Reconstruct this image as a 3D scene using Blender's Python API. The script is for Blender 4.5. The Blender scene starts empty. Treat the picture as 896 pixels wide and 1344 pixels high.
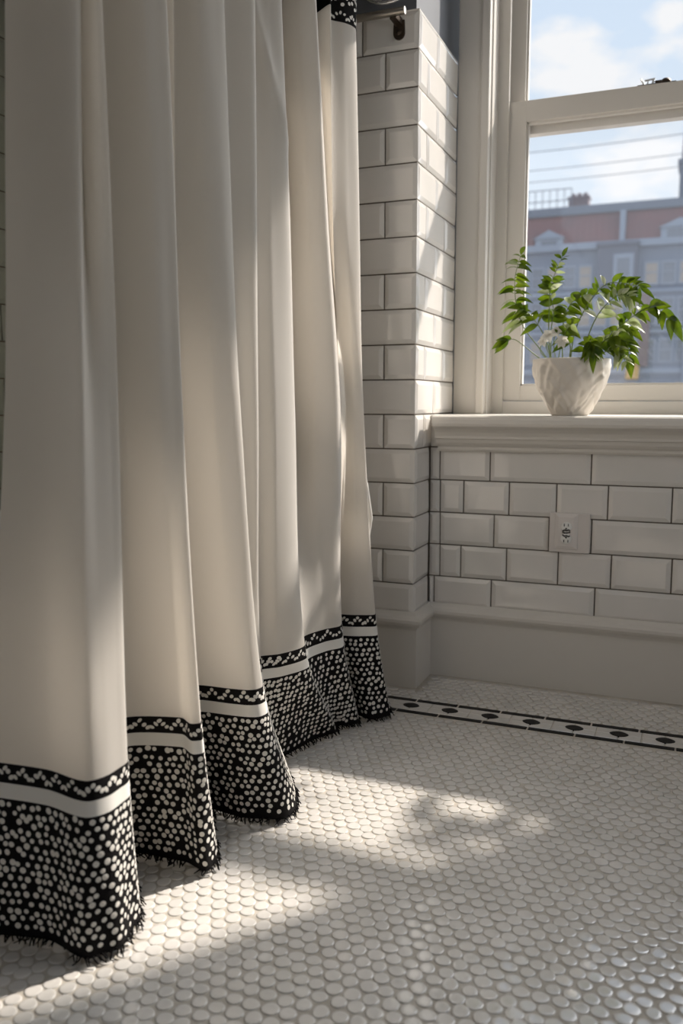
import bpy, bmesh, math, random
from mathutils import Vector
random.seed(7)
R = math.radians
SC = bpy.context.scene

# ------------------------------------------------------------------ camera
cam_d = bpy.data.cameras.new('camera')
cam = bpy.data.objects.new('camera', cam_d)
SC.collection.objects.link(cam)
cam.location = (0, 0, 0.76)
cam.rotation_euler = (R(90 - 7.3), 0, R(22.33))
cam_d.sensor_fit = 'VERTICAL'
cam_d.sensor_height = 36.0
cam_d.lens = 36.0 * 1127.5 / 1344.0
cam_d.clip_start = 0.02
cam_d.clip_end = 500
cam_d.dof.use_dof = True
cam_d.dof.focus_distance = 1.75
cam_d.dof.aperture_fstop = 3.6
SC.camera = cam
SC.view_settings.view_transform = 'Standard'
SC.view_settings.look = 'None'
SC.view_settings.gamma = 1.0
SC.view_settings.use_curve_mapping = False
SC.view_settings.exposure = 0.0

# ------------------------------------------------------------------ light
SUN_TO = Vector((0.58, 0.815, 0.90)).normalized()      # from the room towards the sun
sun_d = bpy.data.lights.new('sun', 'SUN')
sun_d.energy = 7.0
sun_d.color = (1.0, 0.915, 0.825)
sun_d.angle = R(1.6)
sun = bpy.data.objects.new('sun', sun_d)
SC.collection.objects.link(sun)
sun.rotation_euler = SUN_TO.to_track_quat('Z', 'Y').to_euler()

world = bpy.data.worlds.new('sky')
SC.world = world
world.use_nodes = True
wn = world.node_tree
wn.nodes.clear()
def wnode(t, **k):
    n = wn.nodes.new(t)
    for a, b in k.items(): setattr(n, a, b)
    return n
wo = wnode('ShaderNodeOutputWorld'); wb = wnode('ShaderNodeBackground')
tc = wnode('ShaderNodeTexCoord'); sep = wnode('ShaderNodeSeparateXYZ')
wn.links.new(tc.outputs['Generated'], sep.inputs[0])
ramp = wnode('ShaderNodeValToRGB')
ramp.color_ramp.elements[0].position = 0.0; ramp.color_ramp.elements[0].color = (0.80, 0.86, 0.93, 1)
ramp.color_ramp.elements[1].position = 1.0; ramp.color_ramp.elements[1].color = (0.42, 0.58, 0.86, 1)
e = ramp.color_ramp.elements.new(0.36); e.color = (0.70, 0.83, 0.99, 1)
e = ramp.color_ramp.elements.new(0.16); e.color = (0.80, 0.89, 0.98, 1)
wn.links.new(sep.outputs['Z'], ramp.inputs[0])
cm = wnode('ShaderNodeMapping'); cm.inputs['Scale'].default_value = (1.0, 1.0, 2.2)
cm.inputs['Location'].default_value = (0.37, 0.0, 0.08)
wn.links.new(tc.outputs['Generated'], cm.inputs[0])
cn = wnode('ShaderNodeTexNoise'); cn.inputs['Scale'].default_value = 16.0
cn.inputs['Detail'].default_value = 7.0; cn.inputs['Roughness'].default_value = 0.52
wn.links.new(cm.outputs[0], cn.inputs['Vector'])
cr = wnode('ShaderNodeValToRGB')
cr.color_ramp.elements[0].position = 0.62; cr.color_ramp.elements[1].position = 0.86
acc = cn.outputs['Fac']
for (d0, r0, amp) in (((-0.140, 0.930, 0.339), 0.062, 0.36), ((-0.085, 0.944, 0.315), 0.055, 0.25), ((-0.030, 0.934, 0.357), 0.05, 0.34), ((-0.060, 0.966, 0.235), 0.09, 0.28)):
    ds = wnode('ShaderNodeVectorMath', operation='DISTANCE'); ds.inputs[1].default_value = d0
    wn.links.new(tc.outputs['Generated'], ds.inputs[0])
    m_ = wnode('ShaderNodeMapRange', interpolation_type='SMOOTHSTEP')
    m_.inputs['From Min'].default_value = r0; m_.inputs['From Max'].default_value = r0 * 0.25
    m_.inputs['To Min'].default_value = 0.0; m_.inputs['To Max'].default_value = amp
    wn.links.new(ds.outputs['Value'], m_.inputs['Value'])
    a_ = wnode('ShaderNodeMath', operation='ADD'); wn.links.new(acc, a_.inputs[0]); wn.links.new(m_.outputs[0], a_.inputs[1]); acc = a_.outputs[0]
wn.links.new(acc, cr.inputs[0])
mx = wnode('ShaderNodeMixRGB'); mx.inputs['Color2'].default_value = (0.97, 0.98, 1.0, 1)
wn.links.new(cr.outputs[0], mx.inputs['Fac']); wn.links.new(ramp.outputs[0], mx.inputs['Color1'])
# bright haze around the sun, added out of view to brighten the room
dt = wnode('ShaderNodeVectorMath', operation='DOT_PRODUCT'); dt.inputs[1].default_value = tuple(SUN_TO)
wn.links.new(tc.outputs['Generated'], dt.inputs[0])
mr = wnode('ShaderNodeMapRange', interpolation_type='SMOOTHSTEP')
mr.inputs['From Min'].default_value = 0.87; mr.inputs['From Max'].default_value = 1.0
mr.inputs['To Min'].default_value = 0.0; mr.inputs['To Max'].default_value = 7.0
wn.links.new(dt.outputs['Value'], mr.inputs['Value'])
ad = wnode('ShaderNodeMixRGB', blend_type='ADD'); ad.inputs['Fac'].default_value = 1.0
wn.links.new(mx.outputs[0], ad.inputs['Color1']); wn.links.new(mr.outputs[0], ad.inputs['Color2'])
hz = wnode('ShaderNodeVectorMath', operation='DOT_PRODUCT'); hz.inputs[1].default_value = (0.58, 0.815, 0.0)  # broad brighter patch of sky toward the sun, added as fill
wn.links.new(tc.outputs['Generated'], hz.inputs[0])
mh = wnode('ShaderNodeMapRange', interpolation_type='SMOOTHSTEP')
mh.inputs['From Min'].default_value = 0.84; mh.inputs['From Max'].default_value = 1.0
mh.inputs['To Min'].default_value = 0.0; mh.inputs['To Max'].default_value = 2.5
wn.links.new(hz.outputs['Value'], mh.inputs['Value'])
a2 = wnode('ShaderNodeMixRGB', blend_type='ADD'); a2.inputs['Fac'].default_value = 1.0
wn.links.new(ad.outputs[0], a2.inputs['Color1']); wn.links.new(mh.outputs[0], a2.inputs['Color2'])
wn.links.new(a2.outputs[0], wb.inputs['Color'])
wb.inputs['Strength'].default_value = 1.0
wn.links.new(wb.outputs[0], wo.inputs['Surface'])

def area(name, loc, target, sx, sy, energy, color, portal=False):
    d = bpy.data.lights.new(name, 'AREA'); d.shape = 'RECTANGLE'; d.size = sx; d.size_y = sy
    d.energy = energy; d.color = color
    if portal: d.cycles.is_portal = True
    o = bpy.data.objects.new(name, d); SC.collection.objects.link(o)
    o.location = loc
    o.rotation_euler = (Vector(loc) - Vector(target)).to_track_quat('Z', 'Y').to_euler()
    return o
area('window_portal', (0.05, 2.77, 1.61), (0.05, 0, 1.61), 1.25, 1.76, 1, (1, 1, 1), True)
area('rear_fill', (-0.55, -1.30, 1.55), (-0.45, 2, 1.2), 0.85, 1.25, 0.3, (1.0, 0.88, 0.76))  # fill lamp added behind the camera, outside an unseen rear opening
area('side_fill', (0.90, 1.48, 1.42), (0.0, 1.48, 1.42), 0.95, 0.95, 3.0, (1.0, 0.97, 0.95))  # fill lamp added outside an unseen opening in the right wall

# ------------------------------------------------------------------ materials
def mat(name, col, rough=0.5, metal=0.0, spec=0.5, coat=0.0, bump=None, var=None, trans=0.0):
    m = bpy.data.materials.new(name); m.use_nodes = True
    nt = m.node_tree; b = nt.nodes['Principled BSDF']
    b.inputs['Base Color'].default_value = (*col, 1); b.inputs['Roughness'].default_value = rough
    b.inputs['Metallic'].default_value = metal; b.inputs['Specular IOR Level'].default_value = spec
    b.inputs['Coat Weight'].default_value = coat; b.inputs['Coat Roughness'].default_value = 0.05
    t = nt.nodes.new('ShaderNodeTexCoord')
    if bump:
        n = nt.nodes.new('ShaderNodeTexNoise'); n.inputs['Scale'].default_value = bump[0]; n.inputs['Detail'].default_value = 3
        bp = nt.nodes.new('ShaderNodeBump'); bp.inputs['Strength'].default_value = bump[1]; bp.inputs['Distance'].default_value = bump[2]
        nt.links.new(t.outputs['Object'], n.inputs['Vector']); nt.links.new(n.outputs['Fac'], bp.inputs['Height'])
        nt.links.new(bp.outputs['Normal'], b.inputs['Normal'])
    if var:
        n = nt.nodes.new('ShaderNodeTexNoise'); n.inputs['Scale'].default_value = var[0]; n.inputs['Detail'].default_value = 4
        x = nt.nodes.new('ShaderNodeMixRGB'); x.inputs['Color1'].default_value = (*col, 1); x.inputs['Color2'].default_value = (*var[1], 1)
        nt.links.new(t.outputs['Object'], n.inputs['Vector'])
        rp = nt.nodes.new('ShaderNodeValToRGB'); rp.color_ramp.elements[0].position = 0.35; rp.color_ramp.elements[1].position = 0.68
        nt.links.new(n.outputs['Fac'], rp.inputs[0]); nt.links.new(rp.outputs[0], x.inputs['Fac'])
        nt.links.new(x.outputs[0], b.inputs['Base Color'])
    if trans > 0:
        tr = nt.nodes.new('ShaderNodeBsdfTranslucent'); tr.inputs['Color'].default_value = (*col, 1)
        if var: nt.links.new(x.outputs[0], tr.inputs['Color'])
        ms = nt.nodes.new('ShaderNodeMixShader'); ms.inputs[0].default_value = trans
        nt.links.new(b.outputs[0], ms.inputs[1]); nt.links.new(tr.outputs[0], ms.inputs[2])
        nt.links.new(ms.outputs[0], nt.nodes['Material Output'].inputs['Surface'])
    return m

M = {}
M['tile'] = mat('glazed wall tile', (0.79, 0.75, 0.705), 0.06, spec=0.75, bump=(30, 0.16, 0.002), var=(6, (0.735, 0.71, 0.665)))
M['greytile'] = mat('grey green alcove tile', (0.30, 0.315, 0.265), 0.2)
M['grout'] = mat('dark wall grout', (0.13, 0.105, 0.08), 0.9)
M['floortile'] = mat('glazed penny tile', (0.80, 0.765, 0.72), 0.07, spec=0.95, coat=1.0, bump=(55, 0.12, 0.002), var=(9, (0.70, 0.675, 0.63)))
M['floorgrout'] = mat('sandy floor grout', (0.54, 0.50, 0.435), 0.7, bump=(300, 0.4, 0.001), var=(14, (0.44, 0.40, 0.34)))
M['blacktile'] = mat('black floor tile', (0.006, 0.006, 0.006), 0.4, spec=0.15)
M['trim'] = mat('cream painted woodwork', (0.73, 0.69, 0.63), 0.32, bump=(90, 0.05, 0.001))
M['greypaint'] = mat('slate grey wall paint', (0.115, 0.122, 0.135), 0.7, bump=(120, 0.1, 0.001))
M['ceilpaint'] = mat('white ceiling paint', (0.82, 0.79, 0.75), 0.8)
M['cloth'] = mat('cream cotton', (0.86, 0.815, 0.75), 0.85, spec=0.15, bump=(900, 0.12, 0.0006), trans=0.50)
M['ribbon'] = mat('white ribbon', (0.80, 0.775, 0.72), 0.75, spec=0.2, bump=(1200, 0.1, 0.0004))
M['blackcloth'] = mat('black woven border', (0.010, 0.009, 0.009), 0.95, spec=0.1, bump=(800, 0.4, 0.001))
M['dot'] = mat('white stitched dot', (0.74, 0.71, 0.65), 0.8, spec=0.15)
M['fringe'] = mat('black fringe yarn', (0.010, 0.009, 0.009), 0.95, spec=0.1)
M['enamel'] = mat('white tub enamel', (0.80, 0.80, 0.78), 0.12)
M['nickel'] = mat('brushed nickel', (0.42, 0.38, 0.33), 0.30, metal=1.0)
M['chrome'] = mat('polished chrome', (0.72, 0.72, 0.72), 0.10, metal=1.0)
M['bronze'] = mat('dark bronze', (0.10, 0.075, 0.055), 0.38, metal=0.9)
M['plate'] = mat('outlet plastic', (0.76, 0.71, 0.67), 0.25)
M['plateedge'] = mat('outlet surround', (0.72, 0.67, 0.63), 0.15)
M['socket'] = mat('socket face', (0.85, 0.84, 0.80), 0.35)
M['black'] = mat('black slot', (0.01, 0.01, 0.01), 0.6)
M['pot'] = mat('matte ceramic pot', (0.66, 0.61, 0.54), 0.5, bump=(70, 0.3, 0.003))
M['soil'] = mat('potting soil', (0.035, 0.024, 0.016), 0.95, bump=(150, 0.8, 0.006))
M['leaf'] = mat('green leaf', (0.15, 0.215, 0.007), 0.33, var=(30, (0.05, 0.098, 0.005)), trans=0.42)
M['paleleaf'] = mat('pale highlight leaf', (0.26, 0.33, 0.09), 0.28, var=(30, (0.50, 0.52, 0.36)), trans=0.4)  # glossy leaf highlights put into the colour as pale mottling
M['stem'] = mat('green stem', (0.16, 0.22, 0.06), 0.5)
M['petal'] = mat('white petal', (0.80, 0.77, 0.70), 0.5, trans=0.3)
M['stone'] = mat('grey blue facade stone', (0.21, 0.24, 0.30), 0.85, var=(0.25, (0.16, 0.19, 0.25)))
M['stonelight'] = mat('pale stone trim', (0.29, 0.33, 0.40), 0.8)
M['stonedark'] = mat('dark bay cladding', (0.12, 0.13, 0.17), 0.7)
M['roofred'] = mat('red roof tile', (0.23, 0.10, 0.095), 0.85, var=(0.5, (0.18, 0.09, 0.09)))
M['slate'] = mat('grey roof edge', (0.15, 0.175, 0.22), 0.8)
M['brickdark'] = mat('sooty chimney brick', (0.17, 0.13, 0.14), 0.9)
M['pane'] = mat('far window glass', (0.17, 0.19, 0.23), 0.15)
M['panewarm'] = mat('far window warm reflection', (0.40, 0.33, 0.27), 0.6)  # warm pane colour stands in for orange reflections
M['orange'] = mat('orange cloth', (0.62, 0.33, 0.05), 0.8)
M['brownshop'] = mat('shopfront brown', (0.20, 0.13, 0.12), 0.8)
M['street'] = mat('asphalt', (0.10, 0.10, 0.105), 0.9)
M['cable'] = mat('cable', (0.25, 0.27, 0.30), 0.7)
M['wallmix'] = mat('side wall tile', (0.78, 0.73, 0.67), 0.2, var=(5, (0.74, 0.69, 0.62)))

def glass_mat(name, haze):
    m = bpy.data.materials.new(name); m.use_nodes = True; nt = m.node_tree; nt.nodes.clear()
    o = nt.nodes.new('ShaderNodeOutputMaterial'); t = nt.nodes.new('ShaderNodeBsdfTransparent')
    g = nt.nodes.new('ShaderNodeBsdfGlossy'); g.inputs['Roughness'].default_value = 0.02
    lw = nt.nodes.new('ShaderNodeLayerWeight'); pw = nt.nodes.new('ShaderNodeMath'); pw.operation = 'POWER'; pw.inputs[1].default_value = 5
    nt.links.new(lw.outputs['Facing'], pw.inputs[0])
    fr = nt.nodes.new('ShaderNodeMath'); fr.operation = 'MULTIPLY_ADD'; fr.inputs[1].default_value = 0.9; fr.inputs[2].default_value = 0.03
    nt.links.new(pw.outputs[0], fr.inputs[0])
    a = nt.nodes.new('ShaderNodeMixShader'); nt.links.new(fr.outputs[0], a.inputs[0])
    nt.links.new(t.outputs[0], a.inputs[1]); nt.links.new(g.outputs[0], a.inputs[2])
    d = nt.nodes.new('ShaderNodeBsdfTranslucent'); d.inputs['Color'].default_value = (0.85, 0.9, 1, 1)
    b = nt.nodes.new('ShaderNodeMixShader'); b.inputs[0].default_value = haze
    nt.links.new(a.outputs[0], b.inputs[1]); nt.links.new(d.outputs[0], b.inputs[2])
    nt.links.new(b.outputs[0], o.inputs['Surface'])
    return m
M['glass'] = glass_mat('window glass', 0.0)
M['hazyglass'] = glass_mat('dusty window glass', 0.02)

# ------------------------------------------------------------------ mesh helpers
class MB:
    def __init__(s): s.v = []; s.f = []; s.m = []; s.sm = []
    def add(s, vs, fs, mi=0, smooth=False):
        o = len(s.v); s.v += [tuple(p) for p in vs]
        for f in fs:
            s.f.append(tuple(i + o for i in f)); s.m.append(mi); s.sm.append(smooth)
    def box(s, x0, x1, y0, y1, z0, z1, bev=0.0, mi=0):
        bm = bmesh.new(); bmesh.ops.create_cube(bm, size=1.0)
        for v in bm.verts:
            v.co = Vector(((x0 + x1) / 2 + v.co.x * (x1 - x0), (y0 + y1) / 2 + v.co.y * (y1 - y0), (z0 + z1) / 2 + v.co.z * (z1 - z0)))
        if bev > 0:
            bmesh.ops.bevel(bm, geom=bm.edges[:] , offset=bev, segments=2, profile=0.6, affect='EDGES')
        bm.verts.index_update()
        s.add([v.co for v in bm.verts], [[v.index for v in f.verts] for f in bm.faces], mi); bm.free()
    def prism(s, prof, axis, a, b, mi=0, smooth=False):
        """closed profile of (p, q) swept straight along axis; axis x -> (y, z), y -> (x, z), z -> (x, y)"""
        n = len(prof)
        def P(t, p, q): return {'x': (t, p, q), 'y': (p, t, q), 'z': (p, q, t)}[axis]
        vs = [P(a, *c) for c in prof] + [P(b, *c) for c in prof]
        fs = [(i, (i + 1) % n, n + (i + 1) % n, n + i) for i in range(n)]
        s.add(vs, fs, mi, smooth); s.add(vs, [tuple(range(n))[::-1], tuple(range(n, 2 * n))], mi)
    def tube(s, pts, r, k=10, mi=0, caps=True):
        pts = [Vector(p) for p in pts]; n = len(pts); rs = r if isinstance(r, (list, tuple)) else [r] * n
        vs = []; up = Vector((0, 0, 1)); prev = None
        for i, p in enumerate(pts):
            d = (pts[min(i + 1, n - 1)] - pts[max(i - 1, 0)]).normalized()
            if prev is None:
                prev = d.orthogonal().normalized()
            a = (prev - d * prev.dot(d)).normalized(); prev = a; b = d.cross(a)
            for j in range(k):
                t = 2 * math.pi * j / k
                vs.append(p + (a * math.cos(t) + b * math.sin(t)) * rs[i])
        fs = [(i * k + j, i * k + (j + 1) % k, (i + 1) * k + (j + 1) % k, (i + 1) * k + j) for i in range(n - 1) for j in range(k)]
        s.add(vs, fs, mi, True)
        if caps: s.add([vs[j] for j in range(k)] + [vs[(n - 1) * k + j] for j in range(k)], [tuple(range(k))[::-1], tuple(range(k, 2 * k))], mi)
    def lathe(s, prof, c=(0, 0, 0), k=32, mi=0, axis='z', fn=None):
        """prof of (radius, height)"""
        vs = []
        for (r, h) in prof:
            for j in range(k):
                t = 2 * math.pi * j / k; rr = r if fn is None else fn(r, h, t)
                a, b = rr * math.cos(t), rr * math.sin(t)
                vs.append({'z': (c[0] + a, c[1] + b, c[2] + h), 'y': (c[0] + a, c[1] + h, c[2] + b), 'x': (c[0] + h, c[1] + a, c[2] + b)}[axis])
        fs = [(i * k + j, i * k + (j + 1) % k, (i + 1) * k + (j + 1) % k, (i + 1) * k + j) for i in range(len(prof) - 1) for j in range(k)]
        s.add(vs, fs, mi, True)
    def build(s, name, mats, parent=None, fix=True):
        me = bpy.data.meshes.new(name); me.from_pydata(s.v, [], s.f)
        for m in (mats if isinstance(mats, (list, tuple)) else [mats]): me.materials.append(m)
        me.polygons.foreach_set('material_index', s.m); me.polygons.foreach_set('use_smooth', s.sm)
        if fix:
            bm = bmesh.new(); bm.from_mesh(me); bmesh.ops.recalc_face_normals(bm, faces=bm.faces[:]); bm.to_mesh(me); bm.free()
        me.update()
        o = bpy.data.objects.new(name, me); SC.collection.objects.link(o)
        if parent is not None:
            o.parent = parent; o.location = -Vector(parent.location)
        return o

def thing(name, loc, label, cat, group=None):
    o = bpy.data.objects.new(name, None); SC.collection.objects.link(o); o.location = loc; o.empty_display_size = 0.05
    tag(o, label, cat, group); return o
def tag(o, label, cat, group=None):
    o['label'] = label; o['category'] = cat
    if group: o['group'] = group
def struct(o, label=None, cat=None):
    o['kind'] = 'structure'
    if label: o['label'] = label; o['category'] = cat
    return o

def sweep(mb, path, prof, mi=0):
    """open polyline path in XY, wall on its left-hand side; prof of (out from the wall, z), mitred corners"""
    P = [Vector((*p, 0)) for p in path]; n = len(P); k = len(prof); vs = []
    for i in range(n):
        def nor(a, b):
            d = (b - a).normalized(); return Vector((d.y, -d.x, 0))
        if i == 0: nn = nor(P[0], P[1])
        elif i == n - 1: nn = nor(P[-2], P[-1])
        else:
            a, b = nor(P[i - 1], P[i]), nor(P[i], P[i + 1]); nn = (a + b) / (1 + a.dot(b))
        for (o, z) in prof: vs.append((P[i].x + nn.x * o, P[i].y + nn.y * o, z))
    fs = [(i * k + j, i * k + (j + 1) % k, (i + 1) * k + (j + 1) % k, (i + 1) * k + j) for i in range(n - 1) for j in range(k)]
    mb.add(vs, fs, mi); mb.add(vs[:k] + vs[-k:], [tuple(range(k))[::-1], tuple(range(k, 2 * k))], mi)

def tiles(mb, rects, place, mi, depth=0.0075, bev=0.011, gap=0.0017, rng=random.Random(3)):
    """bevelled tiles; place(u, v, d) gives the point at d in front of the grout"""
    for (u0, u1, v0, v1) in rects:
        u0 += gap; u1 -= gap; v0 += gap; v1 -= gap
        if u1 - u0 < 0.004: continue
        b = min(bev, 0.3 * (u1 - u0)); t1, t2 = rng.uniform(-.0006, .0006), rng.uniform(-.0006, .0006)
        rings = [(0, 0.0), (0, depth * 0.42), (0.0008, depth * 0.5), (b, depth), (b + 0.001, depth + 0.0001)]
        vs = []
        for (i, d) in rings:
            for (u, v, su, sv) in ((u0 + i, v0 + i, -1, -1), (u1 - i, v0 + i, 1, -1), (u1 - i, v1 - i, 1, 1), (u0 + i, v1 - i, -1, 1)):
                vs.append(place(u, v, d + (su * t1 + sv * t2 if d > 0 else 0)))
        n = len(rings)
        fs = [(r * 4 + j, r * 4 + (j + 1) % 4, r * 4 + 4 + (j + 1) % 4, r * 4 + 4 + j) for r in range(n - 1) for j in range(4)]
        fs.append((n * 4 - 4, n * 4 - 3, n * 4 - 2, n * 4 - 1))
        mb.add(vs, fs, mi)

# ------------------------------------------------------------------ the room
PF, RX, BY, WY = 2.1386, -0.672, 2.275, 2.505      # pier face, its return, low wall, window wall
XR, XL, YR, ZC = 0.80, -1.58, -1.20, 2.80
LINE0, ROW = 1.6225, 0.0895
def rowz(r): return LINE0 - (r - 1) * ROW, LINE0 - r * ROW if r else 0
rows = [(1.6225, 1.7115)] + [(LINE0 - r * ROW, LINE0 - (r - 1) * ROW) for r in range(1, 16)] + [(0.198, LINE0 - 15 * ROW)]

# floor of penny tiles with a black inlaid border
mb = MB(); mb.box(XL, XR, YR, 2.75, -0.05, 0.0, 0, 0)
PX, PY = 0.0250, 0.0217
rng = random.Random(11)
def penny(cx, cy, r, mi=1, k=12):
    h = 0.0015 + rng.uniform(-.0002, .0004); tx, ty = rng.gauss(0, .014), rng.gauss(0, .014)
    e, ph, sq = rng.uniform(.93, 1.07), rng.uniform(0, 6.28), rng.uniform(0.97, 1.05)
    rings = [(1.0, -0.001), (0.99, 0.50), (0.94, 0.84), (0.84, 0.975), (0.55, 1.0)]
    vs = []
    for (q, hh) in rings:
        for j in range(k):
            t = 2 * math.pi * j / k + .26
            rr = r * q * (1 + 0.035 * math.cos(6 * t)) * (1 + .03 * math.sin(3 * t + ph))
            a, b = rr * e * math.cos(t) * sq, rr / e * math.sin(t)
            vs.append((cx + a, cy + b, max(0.0001, h * hh + a * tx + b * ty) if hh > 0 else -0.001))
    n = len(rings)
    fs = [(i * k + j, i * k + (j + 1) % k, i * k + k + (j + 1) % k, i * k + k + j) for i in range(n - 1) for j in range(k)]
    mb.add(vs, fs, mi, True); mb.add(vs[-k:], [tuple(range(k))], mi, True)
y = 0.30; r_ = 0
B0, B1 = 1.946, 2.046
while y < 2.27:
    x = -1.0 + (PX / 2 if r_ % 2 else 0) - (0.1 if y > 1.2 else 0)
    while x < 0.785:
        # keep to what can be seen, and clear of the border and of the low walls
        seen = x < 0.40 + 0.25 * y and x > -0.62 * y - 0.60
        wallclear = y < (PF - 0.026 if x < RX + 0.025 else BY - 0.026)
        if seen and wallclear and not (B0 - 0.010 < y < B1 + 0.010):
            penny(x + rng.gauss(0, .0010), y + rng.gauss(0, .0010), 0.0119 * rng.uniform(.92, 1.05))
        x += PX
    y += PY; r_ += 1
def slab(x0, x1, y0, y1, mi, h=0.0015):
    mb.add([(x0, y0, 0), (x1, y0, 0), (x1, y1, 0), (x0, y1, 0), (x0 + .0008, y0 + .0008, h), (x1 - .0008, y0 + .0008, h), (x1 - .0008, y1 - .0008, h), (x0 + .0008, y1 - .0008, h)],
           [(0, 1, 5, 4), (1, 2, 6, 5), (2, 3, 7, 6), (3, 0, 4, 7), (4, 5, 6, 7)], mi)
for i in range(16):                                   # black edging pieces with white joints
    x0 = -0.98 + i * 0.108
    slab(x0 + .0018, x0 + .1062, 1.947, 1.963, 2); slab(x0 + .030, x0 + .1342, 2.029, 2.045, 2)
for i in range(17):                                   # white field with black lozenges
    x0 = -0.98 + i * 0.1; c = x0 + 0.05
    poly = lambda pts, mi, h=0.0015: mb.add([(a, b, h) for a, b in pts], [tuple(range(len(pts)))], mi)
    loz = [(c + 0.021 * math.copysign(abs(math.cos(t)) ** 1.3, math.cos(t)), 1.996 + 0.0165 * math.copysign(abs(math.sin(t)) ** 1.2, math.sin(t)), 0.0028) for t in [k * math.pi / 8 for k in range(16)]]
    mb.add(loz + [(a, b, 0) for a, b, _ in loz], [tuple(range(16))] + [(k, (k + 1) % 16, 16 + (k + 1) % 16, 16 + k) for k in range(16)], 2)
    for (ya, yb) in ((1.966, 1.9955), (1.9965, 2.026)):
        slab(x0 + .001, x0 + .049, ya, yb, 1, 0.0016); slab(x0 + .051, x0 + .099, ya, yb, 1, 0.0016)
struct(mb.build('floor', [M['floorgrout'], M['floortile'], M['blacktile']]), 'floor of small glossy white penny tiles with a black inlaid border', 'floor')

# alcove pier: painted core, tiled front and return
mb = MB()
mb.box(XL, RX - 0.012, PF + 0.012, 2.80, 0, ZC, 0, 0)
mb.box(XL, RX - 0.0055, PF + 0.0055, WY + 0.02, 0, 1.709, 0.001, 1)
rects = []
for r, (z0, z1) in enumerate(rows):
    if r % 2 == 0: js = [RX, -0.822 if r == 0 else -0.935, -1.20, -1.46, XL]
    else: js = [RX, -0.760, -0.890, -1.020, -1.15, -1.28, -1.41, XL]
    rects += [(b, a, z0, z1) for a, b in zip(js, js[1:])]
tiles(mb, rects, lambda u, v, d: (u, PF + 0.0055 - d, v), 2)
rects = []
for r, (z0, z1) in enumerate(rows):
    if r < 12: js = [PF, 2.300, WY] if r % 2 == 0 else [PF, 2.215, 2.395, WY]
    else: js = [PF, BY]
    rects += [(a, b, z0, z1) for a, b in zip(js, js[1:])]
tiles(mb, rects, lambda u, v, d: (RX - 0.0055 + d, u, v), 2)
mb.box(XL, RX - 0.0005, PF + 0.0005, WY, 1.7095, 1.7135, 0.001, 2)
struct(mb.build('wall_alcove', [M['greypaint'], M['grout'], M['tile']]), 'projecting tiled wall at the end of the bathtub with grey paint above', 'wall')

# low wall below the window
mb = MB()
mb.box(RX - 0.01, XR, BY + 0.0055, 2.80, 0, 0.70, 0, 0)
J = {11: [RX, -0.644, -0.505, -0.243, 0.020, 0.283, 0.545, XR], 12: [RX, -0.642, -0.576, -0.452, -0.328, -0.199, -0.046, 0.085, 0.216, 0.347, 0.478, 0.61, XR],
     13: [RX, -0.641, -0.491, -0.345, -0.237, 0.030, 0.293, 0.555, XR], 14: [RX, -0.640, -0.581, -0.455, -0.319, -0.185, -0.039, 0.09, 0.221, 0.352, 0.483, 0.614, XR],
     15: [RX, -0.656, -0.495, -0.223, 0.040, 0.303, 0.565, XR]}
rects = []
for r in range(11, 16):
    z1 = LINE0 - r * ROW; z0 = z1 - ROW if r < 15 else 0.198
    rects += [(a, b, z0, z1) for a, b in zip(J[r], J[r][1:])]
rects.append((RX, -0.620, LINE0 - 11 * ROW, 0.6975))
tiles(mb, rects, lambda u, v, d: (u, BY + 0.0055 - d, v), 1)
# wall around the opening
mb.box(0.70, XR, WY + 0.02, 2.75, 0.70, ZC, 0, 2); mb.box(RX - 0.01, 0.70, WY + 0.02, 2.75, 2.50, ZC, 0, 2)
struct(mb.build('wall_back', [M['grout'], M['tile'], M['greypaint']]), 'wall under the window of bevelled white brick tiles', 'wall')

mb = MB()
W3 = (1.00, 1.96, 0.94, 1.90)  # unseen side window, added to let the fill lamp in
mb.box(XR, XR + .1, YR, W3[0], 0, ZC); mb.box(XR, XR + .1, W3[1], 2.80, 0, ZC); mb.box(XR, XR + .1, W3[0], W3[1], 0, W3[2]); mb.box(XR, XR + .1, W3[0], W3[1], W3[3], ZC)
rects = [(YR + i * 0.26 + (0.13 if r % 2 else 0), min(YR + (i + 1) * 0.26 + (0.13 if r % 2 else 0), 2.26), z0, z1) for r, (z0, z1) in enumerate(rows) for i in range(13)]
tiles(mb, [q for q in rects if q[1] - q[0] > .02 and not (q[1] > W3[0] - .03 and q[0] < W3[1] + .03 and q[3] > W3[2] - .03)], lambda u, v, d: (XR - d, u, v), 1)
struct(mb.build('wall_right', [M['greypaint'], M['tile']]))
mb = MB(); mb.box(XL - 0.1, XL, YR, 2.80, 0, ZC, 0, 0)
rects = [(YR + i * 0.26 + (0.13 if r % 2 else 0), min(YR + (i + 1) * 0.26 + (0.13 if r % 2 else 0), PF), z0, z1) for r, (z0, z1) in enumerate(rows) for i in range(13)]
tiles(mb, [q for q in rects if q[1] - q[0] > .02], lambda u, v, d: (XL + d, u, v), 1)
struct(mb.build('wall_left', [M['grout'], M['greytile']]), 'tiled wall beyond the bathtub at the far left', 'wall')
mb = MB()
W2 = (-1.02, -0.08, 0.88, 2.20)  # unseen rear window, added to let the fill lamp in
mb.box(XL - .1, W2[0], YR - .12, YR, 0, ZC); mb.box(W2[1], XR + .1, YR - .12, YR, 0, ZC)
mb.box(W2[0], W2[1], YR - .12, YR, 0, W2[2]); mb.box(W2[0], W2[1], YR - .12, YR, W2[3], ZC)
struct(mb.build('wall_rear', M['wallmix']))
mb = MB(); mb.box(XL, -0.90, 0.36, 0.48, 0, ZC); struct(mb.build('light_block_wall', M['wallmix']))  # unseen partition, added to keep the rear fill out of the alcove
mb = MB()
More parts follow.
